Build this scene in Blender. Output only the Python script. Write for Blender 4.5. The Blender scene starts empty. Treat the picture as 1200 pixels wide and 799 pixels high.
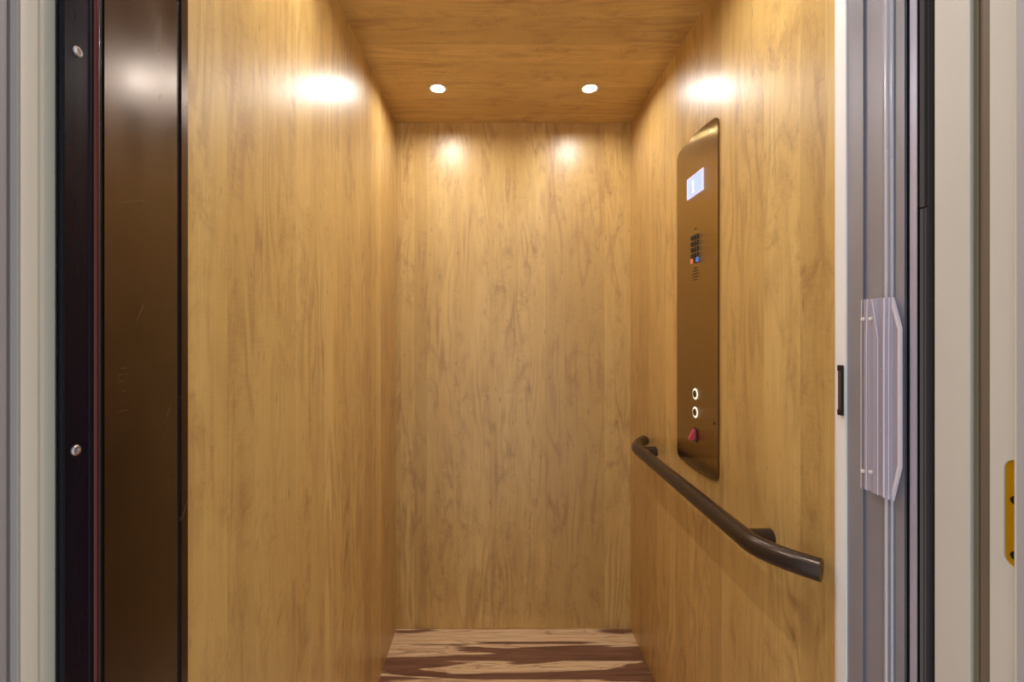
import bpy, bmesh, math
from mathutils import Vector, Matrix

S = bpy.context.scene
COL = S.collection
PI = math.pi
F = 533.0                      # focal length in pixels of the 1200 px frame
EYE = 1.19                     # lens height above the cab floor
VPX = 581.0

XL, XR = -0.399, 0.541         # cab side walls
YB = 1.825                     # cab back wall
ZC = 2.029                     # cab ceiling


def depth(px, x):
    """distance from the doorway viewpoint of a measured column on a plane x = const"""
    return abs(x) * F / abs(px - VPX)


# ------------------------------------------------------------------ materials
def sl(c):
    return tuple(((v / 255) / 12.92 if v / 255 <= 0.04045 else ((v / 255 + 0.055) / 1.055) ** 2.4) for v in c)


class NT:
    def __init__(self, name):
        self.m = bpy.data.materials.new(name)
        self.m.use_nodes = True
        self.t = self.m.node_tree
        self.b = next(n for n in self.t.nodes if n.type == 'BSDF_PRINCIPLED')

    def put(self, sock, v):
        if isinstance(v, bpy.types.NodeSocket):
            self.t.links.new(v, sock)
        elif v is not None:
            sock.default_value = v

    def math(self, op, a, b=None, c=None, clamp=False):
        n = self.t.nodes.new('ShaderNodeMath')
        n.operation = op
        n.use_clamp = clamp
        for i, v in enumerate((a, b, c)):
            if v is not None:
                self.put(n.inputs[i], v)
        return n.outputs[0]

    def vec(self, x, y, z=0.0):
        n = self.t.nodes.new('ShaderNodeCombineXYZ')
        for i, v in enumerate((x, y, z)):
            self.put(n.inputs[i], v)
        return n.outputs[0]

    def noise(self, vec, scale=1.0, detail=2.0, rough=0.5, dist=0.0):
        n = self.t.nodes.new('ShaderNodeTexNoise')
        self.put(n.inputs['Vector'], vec)
        n.inputs['Scale'].default_value = scale
        n.inputs['Detail'].default_value = detail
        n.inputs['Roughness'].default_value = rough
        n.inputs['Distortion'].default_value = dist
        return n.outputs[0]

    def white(self, v):
        n = self.t.nodes.new('ShaderNodeTexWhiteNoise')
        n.noise_dimensions = '1D'
        self.put(n.inputs['W'], v)
        return n.outputs['Value']

    def rng(self, v, a, b, c=0.0, d=1.0, smooth=False):
        n = self.t.nodes.new('ShaderNodeMapRange')
        n.clamp = True
        if smooth:
            n.interpolation_type = 'SMOOTHSTEP'
        self.put(n.inputs[0], v)
        for i, k in enumerate((a, b, c, d)):
            self.put(n.inputs[i + 1], k)
        return n.outputs[0]

    def mix(self, f, a, b, mode='MIX'):
        n = self.t.nodes.new('ShaderNodeMix')
        n.data_type = 'RGBA'
        n.blend_type = mode
        self.put(n.inputs[0], f)
        for s, v in ((n.inputs[6], a), (n.inputs[7], b)):
            self.put(s, v if isinstance(v, bpy.types.NodeSocket) else (*v, 1.0))
        return n.outputs[2]

    def xyz(self):
        c = self.t.nodes.new('ShaderNodeTexCoord')
        s = self.t.nodes.new('ShaderNodeSeparateXYZ')
        self.t.links.new(c.outputs['Object'], s.inputs[0])
        return s.outputs[0], s.outputs[1], s.outputs[2]

    def bump(self, h, strength=0.1, dist=0.001):
        n = self.t.nodes.new('ShaderNodeBump')
        n.inputs['Strength'].default_value = strength
        n.inputs['Distance'].default_value = dist
        self.put(n.inputs['Height'], h)
        self.put(self.b.inputs['Normal'], n.outputs[0])


def plain(name, rgb, rough=0.5, metal=0.0, spec=0.5, var=0.06, scale=(30, 30, 4), bump=0.0,
          trans=0.0, ior=1.45, aniso=0.0, emit=None, estr=0.0, coat=0.0, rvar=0.05):
    """a flat colour broken up by faint procedural wear"""
    q = NT(name)
    x, y, z = q.xyz()
    v = q.vec(q.math('MULTIPLY', x, scale[0]), q.math('MULTIPLY', y, scale[1]), q.math('MULTIPLY', z, scale[2]))
    n = q.noise(v, 1.0, 4.0, 0.6)
    c = sl(rgb)
    lo = tuple(k * (1 - var) for k in c)
    hi = tuple(min(1, k * (1 + var)) for k in c)
    q.put(q.b.inputs['Base Color'], q.mix(q.rng(n, 0.3, 0.7), lo, hi))
    q.put(q.b.inputs['Roughness'], q.rng(n, 0.3, 0.7, max(0.02, rough - rvar), min(1, rough + rvar)))
    q.b.inputs['Metallic'].default_value = metal
    q.b.inputs['Specular IOR Level'].default_value = spec
    q.b.inputs['IOR'].default_value = ior
    q.b.inputs['Transmission Weight'].default_value = trans
    q.b.inputs['Coat Weight'].default_value = coat
    if bump:
        q.bump(n, bump, 0.0005)
    if emit:
        q.b.inputs['Emission Color'].default_value = (*sl(emit), 1)
        q.b.inputs['Emission Strength'].default_value = estr
    return q.m


def maple(name, iu, iv, seed):
    """wood laminate: grain runs along axis iv, boards side by side along axis iu"""
    q = NT(name)
    ax = q.xyz()
    u = q.math('ADD', ax[iu], 3.17 + seed)
    v = q.math('ADD', ax[iv], 5.3 * seed + 1.0)
    w = q.noise(q.vec(q.math('MULTIPLY', u, 5), q.math('MULTIPLY', v, 1.1), seed), 1.0, 2.0)
    uw = q.math('ADD', u, q.math('MULTIPLY', q.math('SUBTRACT', w, 0.5), 0.035))
    # boards of uneven width
    j = q.noise(q.vec(q.math('MULTIPLY', u, 3.1), seed * 2.0, 0.0), 1.0, 0.0)
    ub = q.math('ADD', q.math('MULTIPLY', u, 13.0), q.math('MULTIPLY', j, 4.0))
    idx = q.math('FLOOR', ub)
    r1 = q.white(q.math('ADD', idx, seed + 0.5))
    r2 = q.white(q.math('ADD', idx, seed + 40.5))
    off = q.math('MULTIPLY', r1, 23.0)
    # cathedral rings: contours of a stretched field
    n1 = q.noise(q.vec(q.math('MULTIPLY', uw, 11.0), q.math('MULTIPLY', q.math('ADD', v, off), 1.5), q.math('MULTIPLY', r2, 9)), 1.0, 2.0, 0.45, 0.25)
    ring = q.math('ABSOLUTE', q.math('SUBTRACT', q.math('FRACT', q.math('MULTIPLY', n1, 9.0)), 0.5))
    ring = q.rng(ring, 0.34, 0.0, 0.0, 1.0, True)
    patch = q.noise(q.vec(q.math('MULTIPLY', u, 9), q.math('MULTIPLY', v, 2.6), 3.0 + seed), 1.0, 2.0)
    ring = q.math('MULTIPLY', ring, q.rng(patch, 0.42, 0.62, 0.1, 1.0))
    # grey-brown mottling, drawn out along the grain and curled like flames
    bl = q.noise(q.vec(q.math('MULTIPLY', uw, 19.0), q.math('MULTIPLY', q.math('ADD', v, off), 8.5), r2), 1.0, 7.0, 0.76, 0.7)
    bl = q.rng(bl, 0.42, 0.80, 0.0, 1.0, True)
    gate = q.noise(q.vec(q.math('MULTIPLY', uw, 12.0), q.math('MULTIPLY', q.math('ADD', v, off), 2.2), 7.7), 1.0, 2.0)
    bl = q.math('MULTIPLY', bl, q.rng(gate, 0.38, 0.58))
    soft = q.noise(q.vec(q.math('MULTIPLY', uw, 16.0), q.math('MULTIPLY', v, 1.3), 1.3 + seed), 1.0, 3.0)
    curl = q.noise(q.vec(q.math('MULTIPLY', uw, 34.0), q.math('MULTIPLY', v, 210.0), 2.0), 1.0, 2.0)
    fib = q.noise(q.vec(q.math('MULTIPLY', uw, 380.0), q.math('MULTIPLY', v, 5.0), 4.0), 1.0, 2.0)
    fleck = q.noise(q.vec(q.math('MULTIPLY', uw, 120.0), q.math('MULTIPLY', v, 22.0), 5.0), 1.0, 1.0)
    fleck = q.rng(fleck, 0.70, 0.80)
    light, mid, dark = sl(WOOD_L), sl(WOOD_M), sl(WOOD_D)
    c = q.mix(q.rng(soft, 0.26, 0.74), light, mid)
    c = q.mix(q.math('MULTIPLY', r2, 0.85), c, sl(tuple(k * 0.91 for k in WOOD_M)))
    c = q.mix(q.math('MULTIPLY', ring, 0.42), c, dark)
    c = q.mix(q.math('MULTIPLY', bl, 0.86), c, dark)
    c = q.mix(q.math('MULTIPLY', q.rng(fib, 0.35, 0.7), 0.22), c, dark)
    c = q.mix(q.math('MULTIPLY', q.rng(curl, 0.42, 0.62), 0.07), c, light)
    c = q.mix(q.math('MULTIPLY', fleck, 0.5), c, sl((104, 66, 34)))
    q.put(q.b.inputs['Base Color'], c)
    q.put(q.b.inputs['Roughness'], q.rng(patch, 0.3, 0.7, 0.35, 0.39))
    q.b.inputs['Specular IOR Level'].default_value = 0.85
    q.bump(fib, 0.05, 0.0004)
    return q.m


WOOD_L, WOOD_M, WOOD_D = (231, 198, 127), (211, 171, 100), (149, 105, 62)


SEED = 1.9


def plank_floor(name):
    """two-tone streaky vinyl planks running left to right"""
    q = NT(name)
    x, y, z = q.xyz()
    a = q.math('DIVIDE', q.math('SUBTRACT', y, 1.735 - 0.0885 * 40), 0.0885)
    idx = q.math('FLOOR', a)
    fr = q.math('FRACT', a)
    r = q.white(q.math('ADD', idx, SEED))
    off = q.math('MULTIPLY', r, 31.0)
    P = q.vec(q.math('ADD', q.math('MULTIPLY', x, 1.3), off), q.math('MULTIPLY', y, 15.0), off)
    n = q.noise(P, 1.0, 3.0, 0.5, 0.7)
    n2 = q.noise(q.vec(q.math('ADD', q.math('MULTIPLY', x, 5.0), off), q.math('MULTIPLY', y, 120.0), off), 1.0, 4.0, 0.6, 0.4)
    k = q.math('ADD', q.math('ADD', n, q.math('MULTIPLY', q.math('SUBTRACT', n2, 0.5), 0.14)),
               q.math('MULTIPLY', q.math('SUBTRACT', r, 0.5), 0.13))
    tan = q.mix(q.rng(n2, 0.35, 0.65), sl((244, 216, 176)), sl((222, 186, 144)))
    drk = q.mix(q.rng(n2, 0.35, 0.65), sl((104, 70, 54)), sl((142, 102, 80)))
    c = q.mix(q.rng(k, 0.503, 0.534), tan, drk)
    line = q.math('ABSOLUTE', q.math('SUBTRACT', k, 0.455))
    c = q.mix(q.rng(line, 0.012, 0.0, 0.0, 0.6), c, sl((120, 74, 54)))
    fib = q.noise(q.vec(q.math('MULTIPLY', x, 8.0), q.math('MULTIPLY', y, 420.0), 1.0), 1.0, 2.0)
    c = q.mix(q.math('MULTIPLY', q.rng(fib, 0.4, 0.7), 0.25), c, sl((120, 80, 62)))
    seam = q.rng(q.math('MINIMUM', fr, q.math('SUBTRACT', 1.0, fr)), 0.0, 0.006, 0.35, 0.0)
    c = q.mix(seam, c, sl((62, 38, 30)))
    q.put(q.b.inputs['Base Color'], c)
    q.b.inputs['Roughness'].default_value = 0.42
    q.bump(fib, 0.08, 0.0005)
    return q.m


def brushed(name, rgb, rough=0.3, aniso=0.85):
    q = NT(name)
    x, y, z = q.xyz()
    n = q.noise(q.vec(q.math('MULTIPLY', x, 500), q.math('MULTIPLY', y, 500), q.math('MULTIPLY', z, 6)), 1.0, 3.0)
    c = sl(rgb)
    q.put(q.b.inputs['Base Color'], q.mix(q.rng(n, 0.3, 0.7), tuple(k * 0.98 for k in c), tuple(k * 1.02 for k in c)))
    q.b.inputs['Metallic'].default_value = 1.0
    q.put(q.b.inputs['Roughness'], q.rng(n, 0.3, 0.7, rough - 0.005, rough + 0.005))
    q.b.inputs['Anisotropic'].default_value = aniso
    q.put(q.b.inputs['Tangent'], q.vec(0.0, 1.0, 0.0))
    # hair-fine vertical brushing: each 0.05 mm groove leans its own way
    g = q.white(q.math('FLOOR', q.math('MULTIPLY', y, 20000.0)))
    g2 = q.white(q.math('ADD', q.math('FLOOR', q.math('MULTIPLY', y, 20000.0)), 0.5))
    k = q.math('MULTIPLY', q.math('SUBTRACT', q.math('ADD', g, g2), 1.0), 0.42)
    nn = q.t.nodes.new('ShaderNodeVectorMath')
    nn.operation = 'NORMALIZE'
    q.put(nn.inputs[0], q.vec(-1.0, k, 0.0))
    q.put(q.b.inputs['Normal'], nn.outputs[0])
    return q.m


def gate_bronze(name):
    """glossy dark bronze sheet with faint rubbed haze and fine scratches"""
    q = NT(name)
    x, y, z = q.xyz()
    h = q.noise(q.vec(q.math('MULTIPLY', x, 14), q.math('MULTIPLY', y, 14), q.math('MULTIPLY', z, 6)), 1.0, 4.0, 0.6, 0.6)
    d = q.math('ADD', q.math('MULTIPLY', y, 6.0), q.math('MULTIPLY', z, 2.2))
    e = q.math('SUBTRACT', q.math('MULTIPLY', z, 60.0), q.math('MULTIPLY', y, 110.0))
    s = q.noise(q.vec(d, e, 0.0), 1.0, 2.0, 0.5, 0.3)
    sc = q.rng(s, 0.70, 0.74)
    q.put(q.b.inputs['Base Color'], q.mix(q.math('MULTIPLY', sc, 0.35), q.mix(q.rng(h, 0.35, 0.65), sl(GATE_A), sl(GATE_B)), sl((150, 130, 115))))
    q.b.inputs['Metallic'].default_value = 0.9
    q.b.inputs['Coat Weight'].default_value = 0.85
    q.put(q.b.inputs['Coat Roughness'], q.rng(h, 0.3, 0.7, 0.20, 0.26))
    q.put(q.b.inputs['Roughness'], q.math('ADD', q.rng(h, 0.3, 0.7, 0.2, 0.28), q.math('MULTIPLY', sc, 0.2)))
    return q.m


GATE_A, GATE_B = (72, 58, 48), (82, 66, 52)

M = {}
M['wall_side'] = maple('maple_laminate_side', 1, 2, 0.0)
M['wall_side2'] = maple('maple_laminate_side_b', 1, 2, 4.0)
M['wall_back'] = maple('maple_laminate_back', 0, 2, 2.0)
M['ceiling'] = maple('maple_laminate_ceiling', 1, 0, 6.0)
M['floor'] = plank_floor('streaked_plank_vinyl')
M['plate'] = brushed('brushed_bronze', (168, 145, 99), 0.15, 1.0)
M['plate_edge'] = plain('bronze_edge', (120, 92, 62), 0.3, 1.0)
M['rail'] = plain('bronze_rail', (72, 60, 53), 0.27, 0.6, var=0.03, scale=(20, 3, 20), rvar=0.01)
M['gate'] = gate_bronze('gate_bronze')
M['gate_black'] = plain('gate_stile_black', (14, 12, 26), 0.28, 0.0, 0.18, var=0.2, scale=(40, 40, 3), rvar=0.08)
M['gate_plum'] = plain('gate_hinge_plum', (88, 46, 46), 0.16, 0.6, var=0.1)
M['groove'] = plain('groove_black', (9, 7, 14), 0.25)
M['rubber'] = plain('black_rubber', (30, 25, 26), 0.45, var=0.1)
M['ridge'] = plain('aluminium_ridge_highlight', (206, 206, 220), 0.28, 0.2, var=0.02)  # paler than the channel: highlights on its ridges put into the colour
M['rubber2'] = plain('grey_rubber', (92, 82, 82), 0.32, var=0.1)
M['alu'] = plain('satin_aluminium', (158, 157, 168), 0.40, 0.25, var=0.05, scale=(30, 30, 9), rvar=0.06)
M['alu_lilac'] = plain('satin_aluminium_lilac', (188, 188, 212), 0.34, 0.3, var=0.05, scale=(30, 30, 9))
M['white'] = plain('white_strip_paint', (252, 252, 255), 0.45, var=0.02)
M['cream'] = plain('cream_jamb_paint', (214, 208, 192), 0.42, var=0.03, scale=(12, 12, 3), bump=0.05)
M['cream_r'] = plain('cream_jamb_paint_warm', (214, 210, 202), 0.42, var=0.03, scale=(12, 12, 3), bump=0.05)
M['lilac_paint'] = plain('grey_casing_paint', (184, 178, 180), 0.45, var=0.02)
M['taupe'] = plain('taupe_recess_shade', (122, 108, 92), 0.55, var=0.06)  # shade in the near part of the door rebate, put into the colour
M['left_casing'] = plain('left_casing_grey', (150, 146, 148), 0.5, var=0.04)
M['olive'] = plain('olive_recess_shade', (128, 118, 96), 0.55, var=0.06)  # brown-green shadow of the jamb recess, painted as base colour
M['steel'] = plain('screw_steel', (190, 186, 190), 0.25, 0.9)
M['dark_metal'] = plain('screw_dark', (50, 40, 36), 0.35, 0.6)
M['milky'] = plain('milky_plastic_edge', (240, 234, 244), 0.25, 0.0, 0.5, var=0.0, trans=0.12, ior=1.2)
M['clear'] = plain('clear_plastic', (236, 230, 246), 0.12, 0.0, 0.5, var=0.0, trans=0.64, ior=1.06, rvar=0.02)
M['cap'] = plain('bezel_white', (235, 232, 225), 0.4)
M['led'] = plain('lamp_lens', (255, 250, 240), 0.4, emit=(255, 250, 243), estr=500.0)
M['screen'] = plain('screen_blue', (90, 100, 150), 0.25, emit=(176, 194, 250), estr=0.95)
M['screen_rim'] = plain('screen_rim', (190, 185, 225), 0.3, emit=(205, 200, 250), estr=0.6)
M['screen_mark'] = plain('screen_mark', (240, 245, 255), 0.3, emit=(236, 246, 255), estr=1.1)
M['key'] = plain('key_black', (34, 28, 26), 0.3)
M['key_grey'] = plain('key_grey', (120, 108, 100), 0.35)
M['key_orange'] = plain('key_orange', (214, 120, 84), 0.35, emit=(230, 130, 90), estr=0.25)
M['key_blue'] = plain('key_blue', (92, 120, 190), 0.35, emit=(90, 120, 200), estr=0.2)
M['halo'] = plain('button_halo', (240, 232, 215), 0.4, emit=(255, 246, 228), estr=0.7)
M['btn'] = plain('button_centre', (96, 82, 66), 0.3, 0.8)
M['red'] = plain('switch_red', (190, 70, 88), 0.35)
M['slot'] = plain('slot_dark', (46, 34, 26), 0.6)
M['brass'] = plain('brass_plate', (206, 160, 22), 0.38, 0.55, var=0.08)
M['backing'] = plain('hoistway_dark', (20, 17, 18), 0.7)


# ------------------------------------------------------------------ geometry
def link(name, bm, mat, parent=None, smooth=False, bevel=0.0, seg=2):
    if bevel:
        es = [e for e in bm.edges if len(e.link_faces) == 2 and e.calc_face_angle(0) > 0.5]
        bmesh.ops.bevel(bm, geom=es, offset=bevel, segments=seg, profile=0.5, affect='EDGES', clamp_overlap=True)
    bmesh.ops.recalc_face_normals(bm, faces=bm.faces[:])
    me = bpy.data.meshes.new(name)
    if smooth:
        for f in bm.faces:
            f.smooth = True
        for e in bm.edges:
            if len(e.link_faces) == 2 and e.calc_face_angle(0) > 0.6:
                e.smooth = False
    bm.to_mesh(me)
    bm.free()
    o = bpy.data.objects.new(name, me)
    me.materials.append(mat)
    COL.objects.link(o)
    if parent:
        o.parent = parent
        o.matrix_parent_inverse = parent.matrix_basis.inverted()
    return o


def empty(name, loc, label, cat, group=None):
    o = bpy.data.objects.new(name, None)
    o.empty_display_size = 0.05
    o.location = loc
    COL.objects.link(o)
    tag(o, label, cat, group)
    return o


def tag(o, label, cat=None, group=None):
    o['label'] = label
    if cat:
        o['category'] = cat
    if group:
        o['group'] = group
    return o


def struct(o):
    o['kind'] = 'structure'
    return o


def box(x0, x1, y0, y1, z0, z1, bm=None):
    bm = bm or bmesh.new()
    m = Matrix.Translation(((x0 + x1) / 2, (y0 + y1) / 2, (z0 + z1) / 2)) @ Matrix.Diagonal((abs(x1 - x0), abs(y1 - y0), abs(z1 - z0), 1))
    bmesh.ops.create_cube(bm, size=1.0, matrix=m)
    return bm


def extrude_xy(pts, z0, z1, bm=None):
    """a closed plan outline swept upwards"""
    bm = bm or bmesh.new()
    a = [bm.verts.new((p[0], p[1], z0)) for p in pts]
    b = [bm.verts.new((p[0], p[1], z1)) for p in pts]
    n = len(pts)
    bm.faces.new(a)
    bm.faces.new(b)
    for i in range(n):
        bm.faces.new((a[i], a[(i + 1) % n], b[(i + 1) % n], b[i]))
    return bm


def extrude_yz(pts, x0, x1, bm=None):
    """a closed outline on the side wall swept sideways"""
    bm = bm or bmesh.new()
    a = [bm.verts.new((x0, p[0], p[1])) for p in pts]
    b = [bm.verts.new((x1, p[0], p[1])) for p in pts]
    n = len(pts)
    bm.faces.new(a)
    bm.faces.new(b)
    for i in range(n):
        bm.faces.new((a[i], a[(i + 1) % n], b[(i + 1) % n], b[i]))
    return bm


def lathe(prof, centre, axis='X', seg=32, bm=None, close=False):
    """prof: (radius, distance along the axis)"""
    bm = bm or bmesh.new()
    rings = []
    for r, d in prof:
        ring = []
        for i in range(seg):
            a = 2 * PI * i / seg
            c, s = math.cos(a) * r, math.sin(a) * r
            if axis == 'X':
                p = (d, c, s)
            elif axis == 'Z':
                p = (c, s, d)
            else:
                p = (c, d, s)
            ring.append(bm.verts.new(Vector(p) + Vector(centre)))
        rings.append(ring)
    pairs = list(zip(rings, rings[1:]))
    if close:
        pairs.append((rings[-1], rings[0]))
    for a, b in pairs:
        for i in range(seg):
            bm.faces.new((a[i], a[(i + 1) % seg], b[(i + 1) % seg], b[i]))
    if not close:
        bm.faces.new(rings[0])
        bm.faces.new(rings[-1])
    return bm


def tube(path, r, seg=32, bm=None, caps=True):
    bm = bm or bmesh.new()
    P = [Vector(p) for p in path]
    rings = []
    up = Vector((0, 0, 1))
    for i, p in enumerate(P):
        t = (P[min(i + 1, len(P) - 1)] - P[max(i - 1, 0)]).normalized()
        s = t.cross(up).normalized()
        u = s.cross(t).normalized()
        rings.append([bm.verts.new(p + r * (math.cos(2 * PI * k / seg) * s + math.sin(2 * PI * k / seg) * u)) for k in range(seg)])
    for a, b in zip(rings, rings[1:]):
        for i in range(seg):
            bm.faces.new((a[i], a[(i + 1) % seg], b[(i + 1) % seg], b[i]))
    if caps:
        bm.faces.new(rings[0])
        bm.faces.new(rings[-1])
    return bm


# ------------------------------------------------------------------ the cab shell
YF_L, YF_R = 0.589, depth(978.5, XR)
struct(link('floor', box(XL - 0.10, XR + 0.10, 0.30, YB + 0.03, -0.03, 0.0), M['floor']))
struct(link('wall_back', box(XL - 0.02, XR + 0.02, YB, YB + 0.02, 0.0, ZC + 0.02), M['wall_back']))
struct(link('wall_left', box(XL - 0.02, XL, YF_L, YB, 0.0, ZC + 0.02), M['wall_side']))
struct(link('wall_right', box(XR, XR + 0.02, YF_R, YB, 0.0, ZC + 0.02), M['wall_side2']))

# recessed lamps need real holes in the ceiling panel
LAMPS = [(-0.200, 1.569), (0.324, 1.569), (-0.200, 0.845), (0.324, 0.845)]
RB = 0.027


def ceiling_bm():
    bm = bmesh.new()
    xs = [XL, XL + 0.05, (LAMPS[0][0] + LAMPS[1][0]) / 2, XR - 0.05, XR]
    y0, y1 = 0.56, YB
    ym = (LAMPS[0][1] + LAMPS[2][1]) / 2

    def cell(x0, x1, ya, yb, hole):
        cx, cy = hole
        seg = 32
        per = []
        for i in range(seg):
            a = 2 * PI * (i + 0.5) / seg
            d = Vector((math.cos(a), math.sin(a)))
            t = min(((x1 - cx) / d.x) if d.x > 0 else ((x0 - cx) / d.x), ((yb - cy) / d.y) if d.y > 0 else ((ya - cy) / d.y))
            per.append((a, (cx + d.x * t, cy + d.y * t)))
        for X, Y in ((x0, ya), (x1, ya), (x1, yb), (x0, yb)):
            per.append((math.atan2(Y - cy, X - cx) % (2 * PI), (X, Y)))
        per.sort()
        inner = [bm.verts.new((cx + RB * math.cos(a), cy + RB * math.sin(a), ZC)) for a, _ in per]
        top = [bm.verts.new((cx + RB * math.cos(a), cy + RB * math.sin(a), ZC + 0.02)) for a, _ in per]
        outer = [bm.verts.new((p[0], p[1], ZC)) for _, p in per]
        n = len(per)
        for i in range(n):
            k = (i + 1) % n
            bm.faces.new((outer[i], outer[k], inner[k], inner[i]))
            bm.faces.new((inner[i], inner[k], top[k], top[i]))
    xm = xs[2]
    for (cx, cy) in LAMPS:
        cell(XL if cx < xm else xm, xm if cx < xm else XR, y0 if cy < ym else ym, ym if cy < ym else y1, (cx, cy))
    bmesh.ops.remove_doubles(bm, verts=bm.verts[:], dist=1e-6)
    box(XL - 0.10, XR + 0.10, 0.56, YB + 0.02, ZC + 0.0205, ZC + 0.04, bm)
    return bm


struct(link('ceiling', ceiling_bm(), M['ceiling']))

lamp_labels = [
    'small round recessed ceiling light near the back left corner of the wooden ceiling',
    'small round recessed ceiling light near the back right corner of the wooden ceiling',
    'small round recessed ceiling light over the front left of the cab by the gate',
    'small round recessed ceiling light over the front right of the cab by the doorway']
for (cx, cy), lab in zip(LAMPS, lamp_labels):
    t = empty('recessed_light', (cx, cy, ZC), lab, 'ceiling light', 'recessed ceiling lights')
    link('trim_ring', lathe([(0.0215, 0.006), (0.0215, 0.0005), (0.0235, -0.001), (0.0285, -0.001), (0.030, -0.0002), (0.0262, 0.0002), (0.0262, 0.006)],
                            (cx, cy, ZC), 'Z', 40, close=True), M['cap'], t, True)
    link('lens', lathe([(0.0213, 0.0054), (0.0213, 0.008)], (cx, cy, ZC), 'Z', 40), M['led'], t)

# ------------------------------------------------------------------ control panel on the right wall
PX = XR - 0.004                # face of the plate
yN, yFar = depth(841.3, PX), depth(795, XR)
zB, zT = 0.824, 1.716


def plate_outline():
    pts = []
    r = 0.022
    n = 8
    bow = 0.007
    corners = [(yN + r, zB + r, PI, 1.5 * PI), (yFar - r, zB + r, 1.5 * PI, 2 * PI),
               (yFar - r, zT - r, 0, PI / 2), (yN + r, zT - r, PI / 2, PI)]
    ym, hw = (yN + yFar) / 2, (yFar - yN) / 2
    for ci, (cy, cz, a0, a1) in enumerate(corners):
        for i in range(n + 1):
            a = a0 + (a1 - a0) * i / n
            pts.append((cy + r * math.cos(a), cz + r * math.sin(a)))
        if ci in (0, 2):       # gentle arc between the corners
            ya, yb = (yN + r, yFar - r) if ci == 0 else (yFar - r, yN + r)
            for i in range(1, 12):
                y = ya + (yb - ya) * i / 12
                k = 1 - ((y - ym) / (hw - r)) ** 2
                pts.append((y, (zB - bow * k) if ci == 0 else (zT + bow * k)))
    return pts


panel = empty('control_panel', (XR, (yN + yFar) / 2, zB), 'tall brushed bronze elevator control panel mounted on the right wooden wall', 'control panel')
fp = link('face_plate', extrude_yz(plate_outline(), XR, PX), M['plate'], panel, bevel=0.0008)
fp.data.materials.append(M['plate_edge'])
for f in fp.data.polygons:
    if abs(f.normal.x) < 0.9:
        f.material_index = 1


def pt(px, py, x=PX):
    """point of the plate's plane seen at a measured spot"""
    y = depth(px, x)
    return y, EYE + (389 - py) * y / F


ya, za = pt(824.0, 221.0)
yb, zb = pt(806.6, 212.0)
screen = link('display_screen', box(PX - 0.0015, PX + 0.001, ya, yb, za, zb), M['screen'], panel)
tag(screen, 'pale blue lit display screen')
bm = bmesh.new()
w = 0.0035
box(PX - 0.0025, PX + 0.001, ya - w, yb + w, zb, zb + w, bm)
box(PX - 0.0025, PX + 0.001, ya - w, yb + w, za - w, za, bm)
box(PX - 0.0025, PX + 0.001, ya - w, ya, za, zb, bm)
box(PX - 0.0025, PX + 0.001, yb, yb + w, za, zb, bm)
link('screen_rim', bm, M['screen_rim'], screen)
# floor readout: a 1 with its flag and foot, and an arrow beside it
zm = (za + zb) / 2
bm = bmesh.new()
yc = ya + (yb - ya) * 0.62
box(PX - 0.0022, PX - 0.001, yc - 0.0022, yc + 0.0022, zm - 0.014, zm + 0.015, bm)
box(PX - 0.0022, PX - 0.001, yc, yc + 0.008, zm + 0.009, zm + 0.0125, bm)
box(PX - 0.0022, PX - 0.001, yc - 0.007, yc + 0.007, zm - 0.017, zm - 0.014, bm)
link('floor_number', bm, M['screen_mark'], screen)

# keypad: four dark rows, then the orange and the blue key
y_keys = [pt(811.9, 285)[0], pt(815.2, 285)[0], pt(818.4, 285)[0]]
for row in range(4):
    z = pt(815, 277.8 + 7.1 * row)[1]
    for yk in y_keys:
        k = link('keypad_button', box(PX - 0.0045, PX, yk - 0.0052, yk + 0.0058, z - 0.0058, z + 0.0058), M['key'], panel, bevel=0.001)
        link('button_edge', box(PX - 0.0015, PX, yk - 0.0075, yk - 0.0056, z - 0.0062, z + 0.0062), M['key_grey'], k)
z = pt(815, 305.2)[1]
for yk, mt, lb in ((y_keys[0], 'key_orange', 'orange keypad button'), (y_keys[1], 'key', None), (y_keys[2], 'key_blue', 'blue keypad button')):
    k = link('keypad_button', box(PX - 0.0045, PX, yk - 0.0062, yk + 0.0068, z - 0.0066, z + 0.0066), M[mt], panel, bevel=0.001)
    if lb:
        tag(k, lb)
y0_, z0_ = pt(815, 268)
link('indicator_dot', lathe([(0.0026, PX - 0.001), (0.0026, PX + 0.0005)], (0, y0_, z0_), 'X', 16), M['slot'], panel)
# speaker slots
yc = pt(815, 320)[0]
for i, hw in enumerate((0.008, 0.015, 0.018, 0.018, 0.010)):
    z = pt(815, 314.0 + 3.35 * i)[1]
    link('speaker_slot', box(PX - 0.0006, PX + 0.001, yc - hw, yc + hw, z - 0.0014, z + 0.0014), M['slot'], panel)
# two lit round buttons
for py, lb in ((461.5, 'upper round call button with lit white ring'), (483.0, 'lower round call button with lit white ring')):
    y, z = pt(814.8, py)
    b = tag(link('call_button', lathe([(0.0088, PX - 0.0030), (0.0098, PX - 0.0022), (0.0098, PX)], (0, y, z), 'X', 32), M['btn'], panel, True), lb)
    link('lit_ring', lathe([(0.0100, PX - 0.0005), (0.0106, PX - 0.0012), (0.0142, PX - 0.0012), (0.0150, PX - 0.0005), (0.0150, PX + 0.0004), (0.0100, PX + 0.0004)],
                           (0, y, z), 'X', 40, close=True), M['halo'], b, True)
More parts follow.
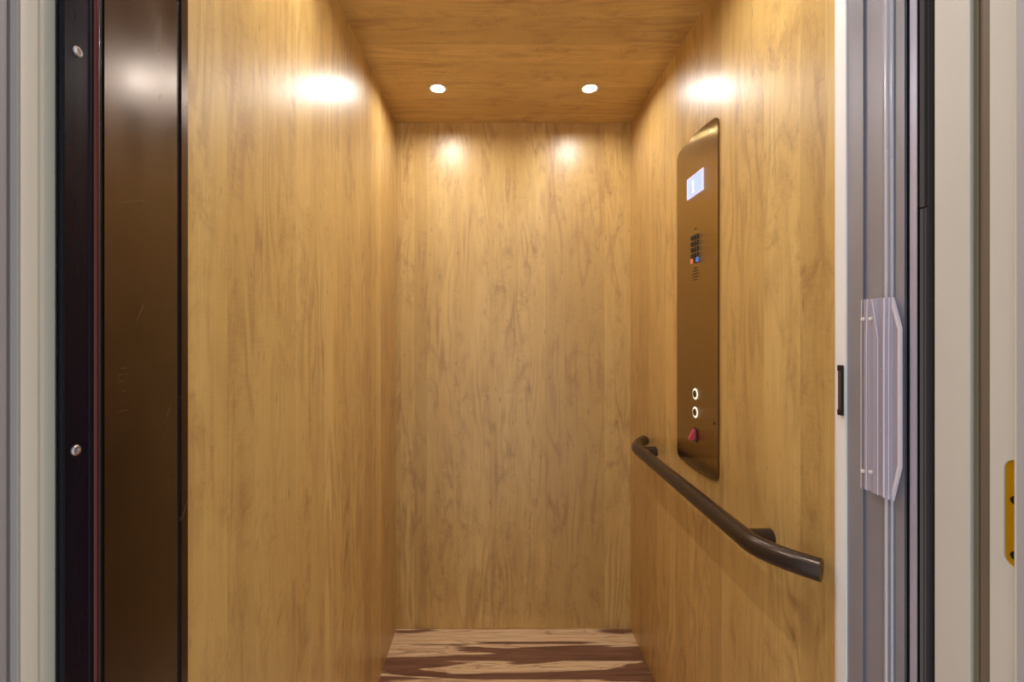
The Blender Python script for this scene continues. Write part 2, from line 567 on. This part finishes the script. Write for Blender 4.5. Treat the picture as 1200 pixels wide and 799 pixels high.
# red rocker, tipped out at its foot
y, z = pt(815.2, 509.5)
sw = link('stop_switch', box(PX - 0.002, PX, y - 0.0125, y + 0.0125, z - 0.018, z + 0.018), M['key'], panel, bevel=0.001)
bm = bmesh.new()
prof = [(PX - 0.002, z + 0.015), (PX - 0.006, z + 0.015), (PX - 0.019, z - 0.011), (PX - 0.016, z - 0.015), (PX - 0.002, z - 0.012)]
a = [bm.verts.new((p[0], y - 0.0055, p[1])) for p in prof]
b_ = [bm.verts.new((p[0], y + 0.0065, p[1])) for p in prof]
bm.faces.new(a)
bm.faces.new(b_)
for i in range(5):
    bm.faces.new((a[i], a[(i + 1) % 5], b_[(i + 1) % 5], b_[i]))
tag(link('rocker', bm, M['red'], sw, bevel=0.001), 'red rocker')
y, z = pt(837, 496)
link('key_hole', lathe([(0.0035, PX - 0.0006), (0.0035, PX + 0.0005)], (0, y, z), 'X', 16), M['slot'], panel)

# ------------------------------------------------------------------ handrail
RX, RZ, RR = 0.465, 0.806, 0.0182
hr = empty('handrail', (XR, 1.2, RZ), 'dark bronze tubular handrail with ends bent to the right wooden wall, below the control panel', 'handrail')
path = []
nb = 12
yn0, yn1 = 0.835, 0.733       # start of the bend, end near the wall
yf0, yf1 = 1.485, 1.61
for i in range(nb + 1):        # near end, from its tip back to the straight run
    t = 1 - i / nb
    y = yn0 + (yn1 - yn0) * t
    path.append((RX + 0.060 * t ** 1.7, y, RZ))
for i in range(1, 10):
    path.append((RX, yn0 + (yf0 - yn0) * i / 10, RZ))
for i in range(nb + 1):
    t = i / nb
    path.append((RX + 0.060 * t ** 1.7, yf0 + (yf1 - yf0) * t, RZ))
bm = tube(path, RR, 40)
link('rail_tube', bm, M['rail'], hr, True, bevel=0)
for yb_ in (0.893, 1.533):
    br = link('bracket', tube([(RX + 0.010, yb_, RZ - 0.012), (RX + 0.022, yb_, RZ - 0.018), (XR - 0.001, yb_, RZ - 0.018)], 0.0158, 28), M['rail'], hr, True)

# ------------------------------------------------------------------ left: folded gate
Z0, Z1 = 0.0, 2.10


def P(px, x):
    return (x, depth(px, x))


gate = empty('accordion_gate', (-0.39, 0.50, 0.0), 'folded dark bronze accordion gate stacked against the left side of the cab opening', 'gate')
# end post beside the wooden wall
xp = -0.3855
link('end_post', extrude_xy([P(220.3, xp), P(212.8, xp - 0.0005), (-0.392, depth(212.8, xp)), (-0.3985, 0.565), (-0.3985, 0.5885)], Z0, Z1), M['gate'], gate, bevel=0.0012)


def panel_xy(px):
    r = (px - VPX) / F         # x = r*y on the plane x*.9995 + y*.0323 = -.3674
    y = -0.3674 / (0.9995 * r + 0.0323)
    return r * y, y


a, b = panel_xy(122.5), panel_xy(207.5)
link('gate_panel', extrude_xy([a, b, (b[0] - 0.007, b[1]), (a[0] - 0.007, a[1])], Z0, Z1), M['gate'], gate, bevel=0.0012)
# black joint strips on both sides of the panel
a2, b2 = panel_xy(207.3), panel_xy(213.2)
link('joint_strip', extrude_xy([(a2[0] - 0.0025, a2[1]), (b2[0] - 0.0025, b2[1]), (b2[0] - 0.010, b2[1]), (a2[0] - 0.010, a2[1])], Z0, Z1), M['groove'], gate)
c2 = panel_xy(210.3)
link('bead', tube([(c2[0] - 0.0030, c2[1], Z0), (c2[0] - 0.0030, c2[1] + 1e-5, Z1)], 0.0011, 12), M['groove'], gate, True)
a3, b3 = panel_xy(116.5), panel_xy(122.7)
link('joint_strip', extrude_xy([(a3[0] - 0.002, a3[1]), (b3[0] - 0.002, b3[1]), (b3[0] - 0.010, b3[1]), (a3[0] - 0.010, a3[1])], Z0, Z1), M['groove'], gate)
c3 = panel_xy(119.6)
link('bead', tube([(c3[0] - 0.0022, c3[1], Z0), (c3[0] - 0.0022, c3[1] + 1e-5, Z1)], 0.0014, 12), M['groove'], gate, True)
# plum hinge barrel
c4 = panel_xy(112.8)
link('hinge_barrel', tube([(c4[0] - 0.0012, c4[1], Z0), (c4[0] - 0.0012, c4[1] + 1e-5, Z1)], 0.0036, 24), M['gate_plum'], gate, True)
c5 = panel_xy(105.5)
link('bead', tube([(c5[0] - 0.0010, c5[1], Z0), (c5[0] - 0.0010, c5[1] + 1e-5, Z1)], 0.0022, 16), M['gate_black'], gate, True)
# black leading stile with its rounded nose
s0, s1 = panel_xy(103.5), panel_xy(76.0)
nose = [s0, s1, (s1[0] - 0.0006, s1[1] + 0.0001), (s1[0] - 0.0022, s1[1] + 0.0003), (s1[0] - 0.0026, s1[1] + 0.0012), (s1[0] - 0.0034, s1[1] + 0.0004),
        (-0.3935, 0.4085), (-0.3985, 0.4155), (-0.3985, s0[1]), (s0[0] - 0.004, s0[1])]
link('leading_stile', extrude_xy(nose, Z0, Z1), M['gate_black'], gate, bevel=0.0006)
for px, py in ((90.5, 60.5), (88.5, 527.5)):
    x, y = panel_xy(px)
    z = EYE + (389 - py) * y / F
    bm = lathe([(0.0020, 0.0004), (0.0024, 0.0016), (0.0038, 0.0018), (0.0048, 0.0010), (0.0050, 0.0)], (0, 0, 0), 'X', 24)
    bmesh.ops.transform(bm, matrix=Matrix.Translation((x, y, z)) @ Matrix.Rotation(math.radians(1.85), 4, 'Z'), verts=bm.verts[:])
    link('screw', bm, M['steel'], gate, True)
# rubbed pull mark on the panel: a faint stamped row of dashes
for (pa, ya_, pb, yb2) in ((141, 432, 147.5, 431), (138.5, 439.5, 149, 438), (139, 441, 140, 446), (139.5, 446.5, 145, 446), (141, 458.5, 147, 457.5), (142, 470, 147, 469.5), (139, 483, 149.5, 479.5), (141.5, 236.5, 155, 236.2), (155, 236.2, 163, 234.5), (163, 234.5, 169, 236.0)):
    qa, qb = panel_xy(pa), panel_xy(pb)
    za_, zb_ = EYE + (389 - ya_) * qa[1] / F, EYE + (389 - yb2) * qb[1] / F
    link('scratch', tube([(qa[0] + 0.00005, qa[1], za_), (qb[0] + 0.00005, qb[1], zb_)], 0.00028, 8), M['plate_edge'], gate)

# hoistway side behind the folded gate
struct(link('trim_1', extrude_xy([(-0.3992, 0.5885), (-0.3992, 0.4150), (-0.47, 0.4150), (-0.47, 0.5885)], Z0, Z1), M['backing']))

# ------------------------------------------------------------------ left: cream door jamb, nearer than the gate
xj = -0.392
jl = [P(64.5, xj), P(47, xj + 0.0002), P(44, xj + 0.0016), P(24, xj + 0.0016), P(22, xj - 0.002)]
yl = jl[-1][1]
jl += [(-0.50, yl + 0.001), (-0.50, 0.414), (-0.3988, 0.414)]
struct(tag(link('trim_2', extrude_xy(jl, Z0, Z1), M['cream'], bevel=0.0006), 'cream painted landing door jamb left of the gate'))
xk = -0.3965
struct(link('trim_3', extrude_xy([P(22.2, xk), P(12, xk), (-0.50, depth(12, xk)), (-0.50, depth(22.2, xk) - 0.0005)], Z0, Z1), M['lilac_paint']))
struct(link('trim_4', extrude_xy([P(12.2, xk - 0.004), P(7.5, xk - 0.004), (-0.50, depth(7.5, xk - 0.004)), (-0.50, depth(12.2, xk - 0.004))], Z0, Z1), M['rubber']))
xm_ = -0.392
struct(link('trim_5', extrude_xy([P(7.8, xm_), P(5.5, xm_ + 0.001), (xm_ + 0.001, 0.26), (-1.60, 0.26), (-1.60, depth(7.8, xm_))], Z0, Z1), M['left_casing'], bevel=0.0005))

# ------------------------------------------------------------------ right: aluminium gate channel
ch = empty('gate_channel', (0.55, 0.65, 0.0), 'tall grey aluminium gate jamb channel at the right edge of the wooden wall', 'gate channel')
XO = 0.62
es = [P(979.0, 0.5405), P(980.5, 0.5375), P(991.0, 0.5375), (0.5395, depth(991.0, 0.5375)), (0.575, 0.695), (0.575, YF_R - 0.0005), (0.5405, YF_R - 0.0005)]
tag(link('edge_strip', extrude_xy(es, Z0, Z1), M['white'], ch, bevel=0.0006), 'white edge strip')
xa = 0.5400
ypr = [P(991.3, xa), P(1011.5, xa), P(1012.5, xa + 0.0035), P(1034, xa + 0.0035), P(1036, xa + 0.0012), P(1048, xa + 0.0012), P(1048.5, xa + 0.0025), P(1060, xa + 0.0025), (XO, P(1060, xa + 0.0025)[1] + 0.03), (XO, 0.6945), (0.545, 0.6945)]
link('channel_body', extrude_xy(ypr, Z0, Z1), M['alu'], ch, bevel=0.0003, seg=1)
for pa, pb in ((1037.2, 1040.2), (1044.8, 1046.6)):
    p0, p1 = P(pa, xa + 0.001), P(pb, xa + 0.001)
    link('ridge', extrude_xy([p0, (xa - 0.0008, p0[1] * 0.75 + p1[1] * 0.25), (xa - 0.0008, p0[1] * 0.25 + p1[1] * 0.75), p1, (0.543, p1[1]), (0.543, p0[1])], Z0, Z1), M['ridge'], ch)
gr = [(0.5475, depth(1058.5, 0.5475)), (0.5475, depth(1067, 0.5475)), (XO, 0.606), (XO, 0.63)]
link('deep_groove', extrude_xy(gr, Z0, Z1), M['groove'], ch)
fl = [P(1066.0, 0.543), P(1067, 0.5405), P(1074.5, 0.5405), (0.5425, 0.5850), (0.546, 0.5896), (XO, 0.596), (XO, 0.604)]
tag(link('outer_flange', extrude_xy(fl, Z0, Z1), M['alu_lilac'], ch, bevel=0.0005), 'lilac grey outer flange')

# black weather seals between the channel and the landing jamb
seal = empty('door_seal', (0.55, 0.575, 0.0), 'black ribbed rubber seal between grey channel and cream jamb on the right', 'seal')
link('seal_backing', extrude_xy([(0.5465, 0.5890), P(1095.5, 0.5465), (XO, 0.565), (XO, 0.5892)], Z0, Z1), M['rubber'], seal)
zsplit = EYE + (389 - 242) * depth(1080, 0.541) / F
for (pa, pb, mt, z0, z1) in ((1077, 1084, 'rubber2', zsplit, Z1), (1085, 1088, 'rubber', zsplit, Z1), (1078, 1083, 'rubber2', Z0, zsplit - 0.002), (1084.5, 1087.2, 'rubber2', Z0, zsplit - 0.002), (1088.6, 1090.0, 'rubber2', Z0, Z1), (1091.5, 1094.5, 'rubber', Z0, Z1)):
    p0, p1 = P(pa, 0.5455), P(pb, 0.5455)
    mid = ((p0[0] + p1[0]) / 2 - 0.0026, (p0[1] + p1[1]) / 2)
    link('seal_rib', extrude_xy([(0.547, p0[1]), (0.5450, p0[1] - 0.0003), mid, (0.5450, p1[1] + 0.0003), (0.547, p1[1])], z0, z1), M[mt], seal)

# ------------------------------------------------------------------ right: landing door jamb
xr = 0.5405
j1 = [(0.546, depth(1095.0, xr)), P(1095.5, xr), P(1134.5, xr), P(1136.5, xr + 0.0002), P(1138.0, xr + 0.0015), (XO, 0.5400), (XO, 0.563)]
struct(tag(link('trim_6', extrude_xy(j1, Z0, Z1), M['cream_r'], bevel=0.0007), 'cream painted landing door jamb right of the black seal'))
struct(link('trim_7', extrude_xy([P(1137.0, 0.5460), P(1146.7, 0.5460), (XO, 0.511), (XO, 0.538)], Z0, Z1), M['olive']))
struct(link('trim_8', extrude_xy([P(1146.5, 0.549), P(1149.5, 0.549), (XO, 0.507), (XO, 0.510)], Z0, Z1), M['rubber']))
struct(link('trim_9', extrude_xy([P(1149.0, 0.5465), P(1160.5, 0.5465), (XO, 0.499), (XO, 0.506)], Z0, Z1), M['taupe']))

# jamb with the mortise for the brass strike plate
xs_ = 0.541
yA, yB_ = depth(1160.0, xs_), 0.462
ys0 = depth(1176.2, xs_)       # far edge of the cut
ysw = 0.030                    # width of the cut, partly behind the casing
zs1 = EYE + (389 - 536) * ys0 / F
zs0 = EYE + (389 - 660) * ys0 / F


def jamb_with_cut():
    bm = bmesh.new()
    r = 0.011
    hole = []
    cy, cz = ys0 - ysw / 2, (zs0 + zs1) / 2
    hy, hz = ysw / 2, (zs1 - zs0) / 2
    for (sy, sz, a0) in ((1, 1, 0), (-1, 1, PI / 2), (-1, -1, PI), (1, -1, 1.5 * PI)):
        for i in range(7):
            a = a0 + PI / 2 * i / 6
            hole.append((cy + sy * (hy - r) + r * math.cos(a), cz + sz * (hz - r) + r * math.sin(a)))
    y1 = cy - hy - 0.012
    # ring around the hole
    n = len(hole)
    rect = []
    for (y, z) in hole:
        ay, az = y - cy, z - cz
        k = min((yA - cy) / ay if ay > 1e-9 else ((y1 - cy) / ay if ay < -1e-9 else 1e9), (hz + 0.03) / abs(az) if abs(az) > 1e-9 else 1e9)
        rect.append((cy + ay * k, cz + az * k))
    fi = [bm.verts.new((xs_, y, z)) for y, z in hole]
    fo = [bm.verts.new((xs_, y, z)) for y, z in rect]
    bi = [bm.verts.new((xs_ + 0.006, y, z)) for y, z in hole]
    for i in range(n):
        k = (i + 1) % n
        bm.faces.new((fi[i], fi[k], fo[k], fo[i]))
        bm.faces.new((fi[i], fi[k], bi[k], bi[i]))
    corners = [(yA, cz + hz + 0.03), (y1, cz + hz + 0.03), (y1, cz - hz - 0.03), (yA, cz - hz - 0.03)]
    for c in corners:          # fill the four corners of the ring
        d = sorted(range(n), key=lambda i: (rect[i][0] - c[0]) ** 2 + (rect[i][1] - c[1]) ** 2)
        e = [i for i in d if abs(rect[i][0] - c[0]) < 1e-6 or abs(rect[i][1] - c[1]) < 1e-6]
        A = next((i for i in e if abs(rect[i][0] - c[0]) < 1e-6), None)
        B = next((i for i in e if abs(rect[i][1] - c[1]) < 1e-6), None)
        if A is not None and B is not None and A != B:
            bm.faces.new((fo[A], fo[B], bm.verts.new((xs_, c[0], c[1]))))
    zl, zh = cz - hz - 0.03, cz + hz + 0.03
    for z0, z1 in ((Z0, zl), (zh, Z1)):
        box(xs_, XO, y1, yA, z0, z1, bm)
    box(xs_ + 0.0065, XO, y1, yA, zl, zh, bm)
    return bm, cy, cz, hy, hz, y1


bm, cy, cz, hy, hz, yjamb = jamb_with_cut()
struct(tag(link('trim_10', bm, M['cream_r']), 'cream painted door rebate holding the brass strike plate'))
sp = empty('strike_plate', (xs_ + 0.004, cy, cz - hz), 'yellow brass strike plate let into the cream jamb at the far right', 'strike plate')
bm = bmesh.new()
box(xs_ + 0.0014, xs_ + 0.0060, cy - hy + 0.0003, cy + hy - 0.0003, cz - hz + 0.0003, cz + hz - 0.0003, bm)
link('plate', bm, M['brass'], sp)
for py in (587, 652):
    z = EYE + (389 - py) * 0.474 / F
    link('screw', lathe([(0.0042, xs_ + 0.0008), (0.0048, xs_ + 0.0020)], (0, depth(1188, xs_), z), 'X', 20), M['dark_metal'], sp)
# casing that stands proud and hides the near side of the plate
xc = 0.5365
yc0 = depth(1190.3, xc)
struct(link('trim_11', extrude_xy([(xc + 0.001, yc0 + 0.0006), P(1190.3, xc), (xc, 0.26), (1.60, 0.26), (1.60, 0.30), (XO, 0.30), (XO, yjamb + 0.0005), (xs_ + 0.0005, yjamb - 0.0004), (xs_ - 0.0006, yc0 + 0.0006)], Z0, Z1), M['lilac_paint'], bevel=0.0006))
struct(link('trim_12', tube([(xc + 0.0012, yc0 + 0.0002, Z0), (xc + 0.0012, yc0 + 0.0003, Z1)], 0.0016, 14), M['cream'], None, True))

# ------------------------------------------------------------------ catch on the white strip
xc_ = 0.5375
y0, y1 = depth(985.2, xc_ - 0.0052), depth(980.8, xc_ - 0.0052)
z1 = EYE + (389 - 428) * y0 / F
z0 = EYE + (389 - 487) * y0 / F
mc = tag(link('latch_catch', box(xc_ - 0.0040, xc_, y0, y1, z0 + 0.006, z1 - 0.006), M['rubber'], ch, bevel=0.0006), 'small black latch catch on the white strip')
for (za_, zb_) in ((z1 - 0.009, z1), (z0, z0 + 0.009)):
    link('end_cap', box(xc_ - 0.0052, xc_, y0 - 0.0003, y1 + 0.0003, za_, zb_), M['key'], mc, bevel=0.001)
for f, g in ((0.15, 0.26), (0.60, 0.72)):
    link('steel_strip', box(xc_ - 0.0046, xc_ - 0.0039, y1 - (y1 - y0) * g, y1 - (y1 - y0) * f, z0 + 0.009, z1 - 0.009), M['steel'], mc)

# ------------------------------------------------------------------ clear plastic cover on the channel
XS = 0.5355
gc = empty('channel_cover', (0.538, 0.645, EYE + (389 - 580) * 0.65 / F), 'clear fluted plastic handle cover screwed to the grey aluminium channel', 'plastic cover')
yq = lambda px: depth(px, XS)
zt = EYE + (389 - 349.5) * yq(1030) / F
zbm = EYE + (389 - 579) * yq(1030) / F
pr = []
fl_px = [1012, 1015, 1018, 1021, 1024, 1027, 1030, 1033, 1036, 1039, 1042, 1045, 1047]
fl_x = [0.0, -0.003, -0.0035, -0.0015, -0.0025, -0.0045, -0.004, -0.001, -0.003, -0.0055, -0.005, -0.002, -0.001]
for p, dx in zip(fl_px, fl_x):
    pr.append((XS + dx, yq(p)))
# refine to a smooth wave
sm = []
for i in range(len(pr) - 1):
    for k in range(4):
        t = k / 4
        t2 = (1 - math.cos(PI * t)) / 2
        sm.append((pr[i][0] + (pr[i + 1][0] - pr[i][0]) * t2, pr[i][1] + (pr[i + 1][1] - pr[i][1]) * t))
sm.append(pr[-1])
th = 0.0016
link('fluted_sheet', extrude_xy(sm + [(x + th, y) for x, y in reversed(sm)], zbm, zt), M['clear'], gc, True)
for pa, pb, px_, top in ((1013.2, 1013.2, 0.8, 0), (1020.0, 1019.5, 1.0, 0), (1025.5, 1033.0, 1.0, 1), (1040.5, 1040.5, 2.0, 0), (1046.0, 1046.0, 0.9, 0)):
    pts_ = [(XS - 0.0052, yq(pb), zbm + 0.0005), (XS - 0.0052, yq(pb) + 1e-5, zt - 0.055), (XS - 0.0045, yq(pa), zt - 0.0005)]
    link('flute_edge', tube(pts_, 0.00062 * px_, 10), M['milky'], gc, True)
# grip fin: a chamfered plate whose bright edge runs outside the sheet
xf = XS - 0.001
ye, yo = depth(1046.5, xf), depth(1056.0, xf)
zc1 = EYE + (389 - 384) * yo / F
zc0 = EYE + (389 - 548) * yo / F
out = [(ye, zt), (yo, zc1), (yo, zc0), (ye, zbm - 0.001), (ye - 0.0001, zbm - 0.001)]
wv = 0.0035
inn = [(ye, zt - 0.014), (yo + wv, zc1 - 0.003), (yo + wv, zc0 + 0.003), (ye, zbm + 0.012)]
bm = bmesh.new()
loop = [(ye, zt), (yo, zc1), (yo, zc0), (ye, zbm - 0.001), (ye, zbm + 0.012), (yo + wv, zc0 + 0.003), (yo + wv, zc1 - 0.003), (ye, zt - 0.014)]
fin = link('grip_fin', extrude_yz([(ye - 0.0003, zt - 0.006), (yo + 0.0012, zc1 - 0.001), (yo + 0.0012, zc0 + 0.001), (ye - 0.0003, zbm + 0.004)], xf, xf + 0.0012), M['clear'], gc)
link('fin_rim', extrude_yz(loop, xf - 0.0016, xf + 0.0018), M['milky'], fin, bevel=0.0004)
for px, py in ((1014.6, 374), (1024, 373.5), (1014.6, 552), (1024, 553)):
    y = yq(px)
    z = EYE + (389 - py) * y / F
    link('screw', lathe([(0.0012, XS - 0.0066), (0.0024, XS - 0.0060), (0.0026, XS - 0.0035), (0.0012, XS + 0.004)], (0, y, z), 'X', 16), M['cap'], gc, True)
for py in (431, 503):
    z = EYE + (389 - py) * yq(1030) / F
    link('moulded_rib', box(XS - 0.0012, XS - 0.0002, yq(1044), yq(1013), z - 0.0005, z + 0.0005), M['milky'], gc)

# ------------------------------------------------------------------ light, world, camera
w = bpy.data.worlds.new('landing_daylight')
S.world = w
w.use_nodes = True
bg = next(n for n in w.node_tree.nodes if n.type == 'BACKGROUND')
bg.inputs['Color'].default_value = (0.95, 0.97, 1.0, 1)
bg.inputs['Strength'].default_value = 0.70

cam = bpy.data.cameras.new('camera')
cam.sensor_fit = 'HORIZONTAL'
cam.sensor_width = 36.0
cam.lens = 36.0 * F / 1200
cam.shift_x = (600 - VPX) / 1200
cam.shift_y = -(399.5 - 389) / 1200
cam.clip_start = 0.01
co = bpy.data.objects.new('camera', cam)
co.location = (0, 0, EYE)
co.rotation_euler = (PI / 2, 0, 0)
COL.objects.link(co)
S.camera = co

S.view_settings.view_transform = 'Standard'
S.view_settings.look = 'None'
S.view_settings.exposure = 0.3
S.view_settings.gamma = 1.0
S.view_settings.use_curve_mapping = False
S.cycles.use_denoising = True
S.cycles.max_bounces = 12
S.cycles.diffuse_bounces = 6
S.cycles.sample_clamp_indirect = 6.0
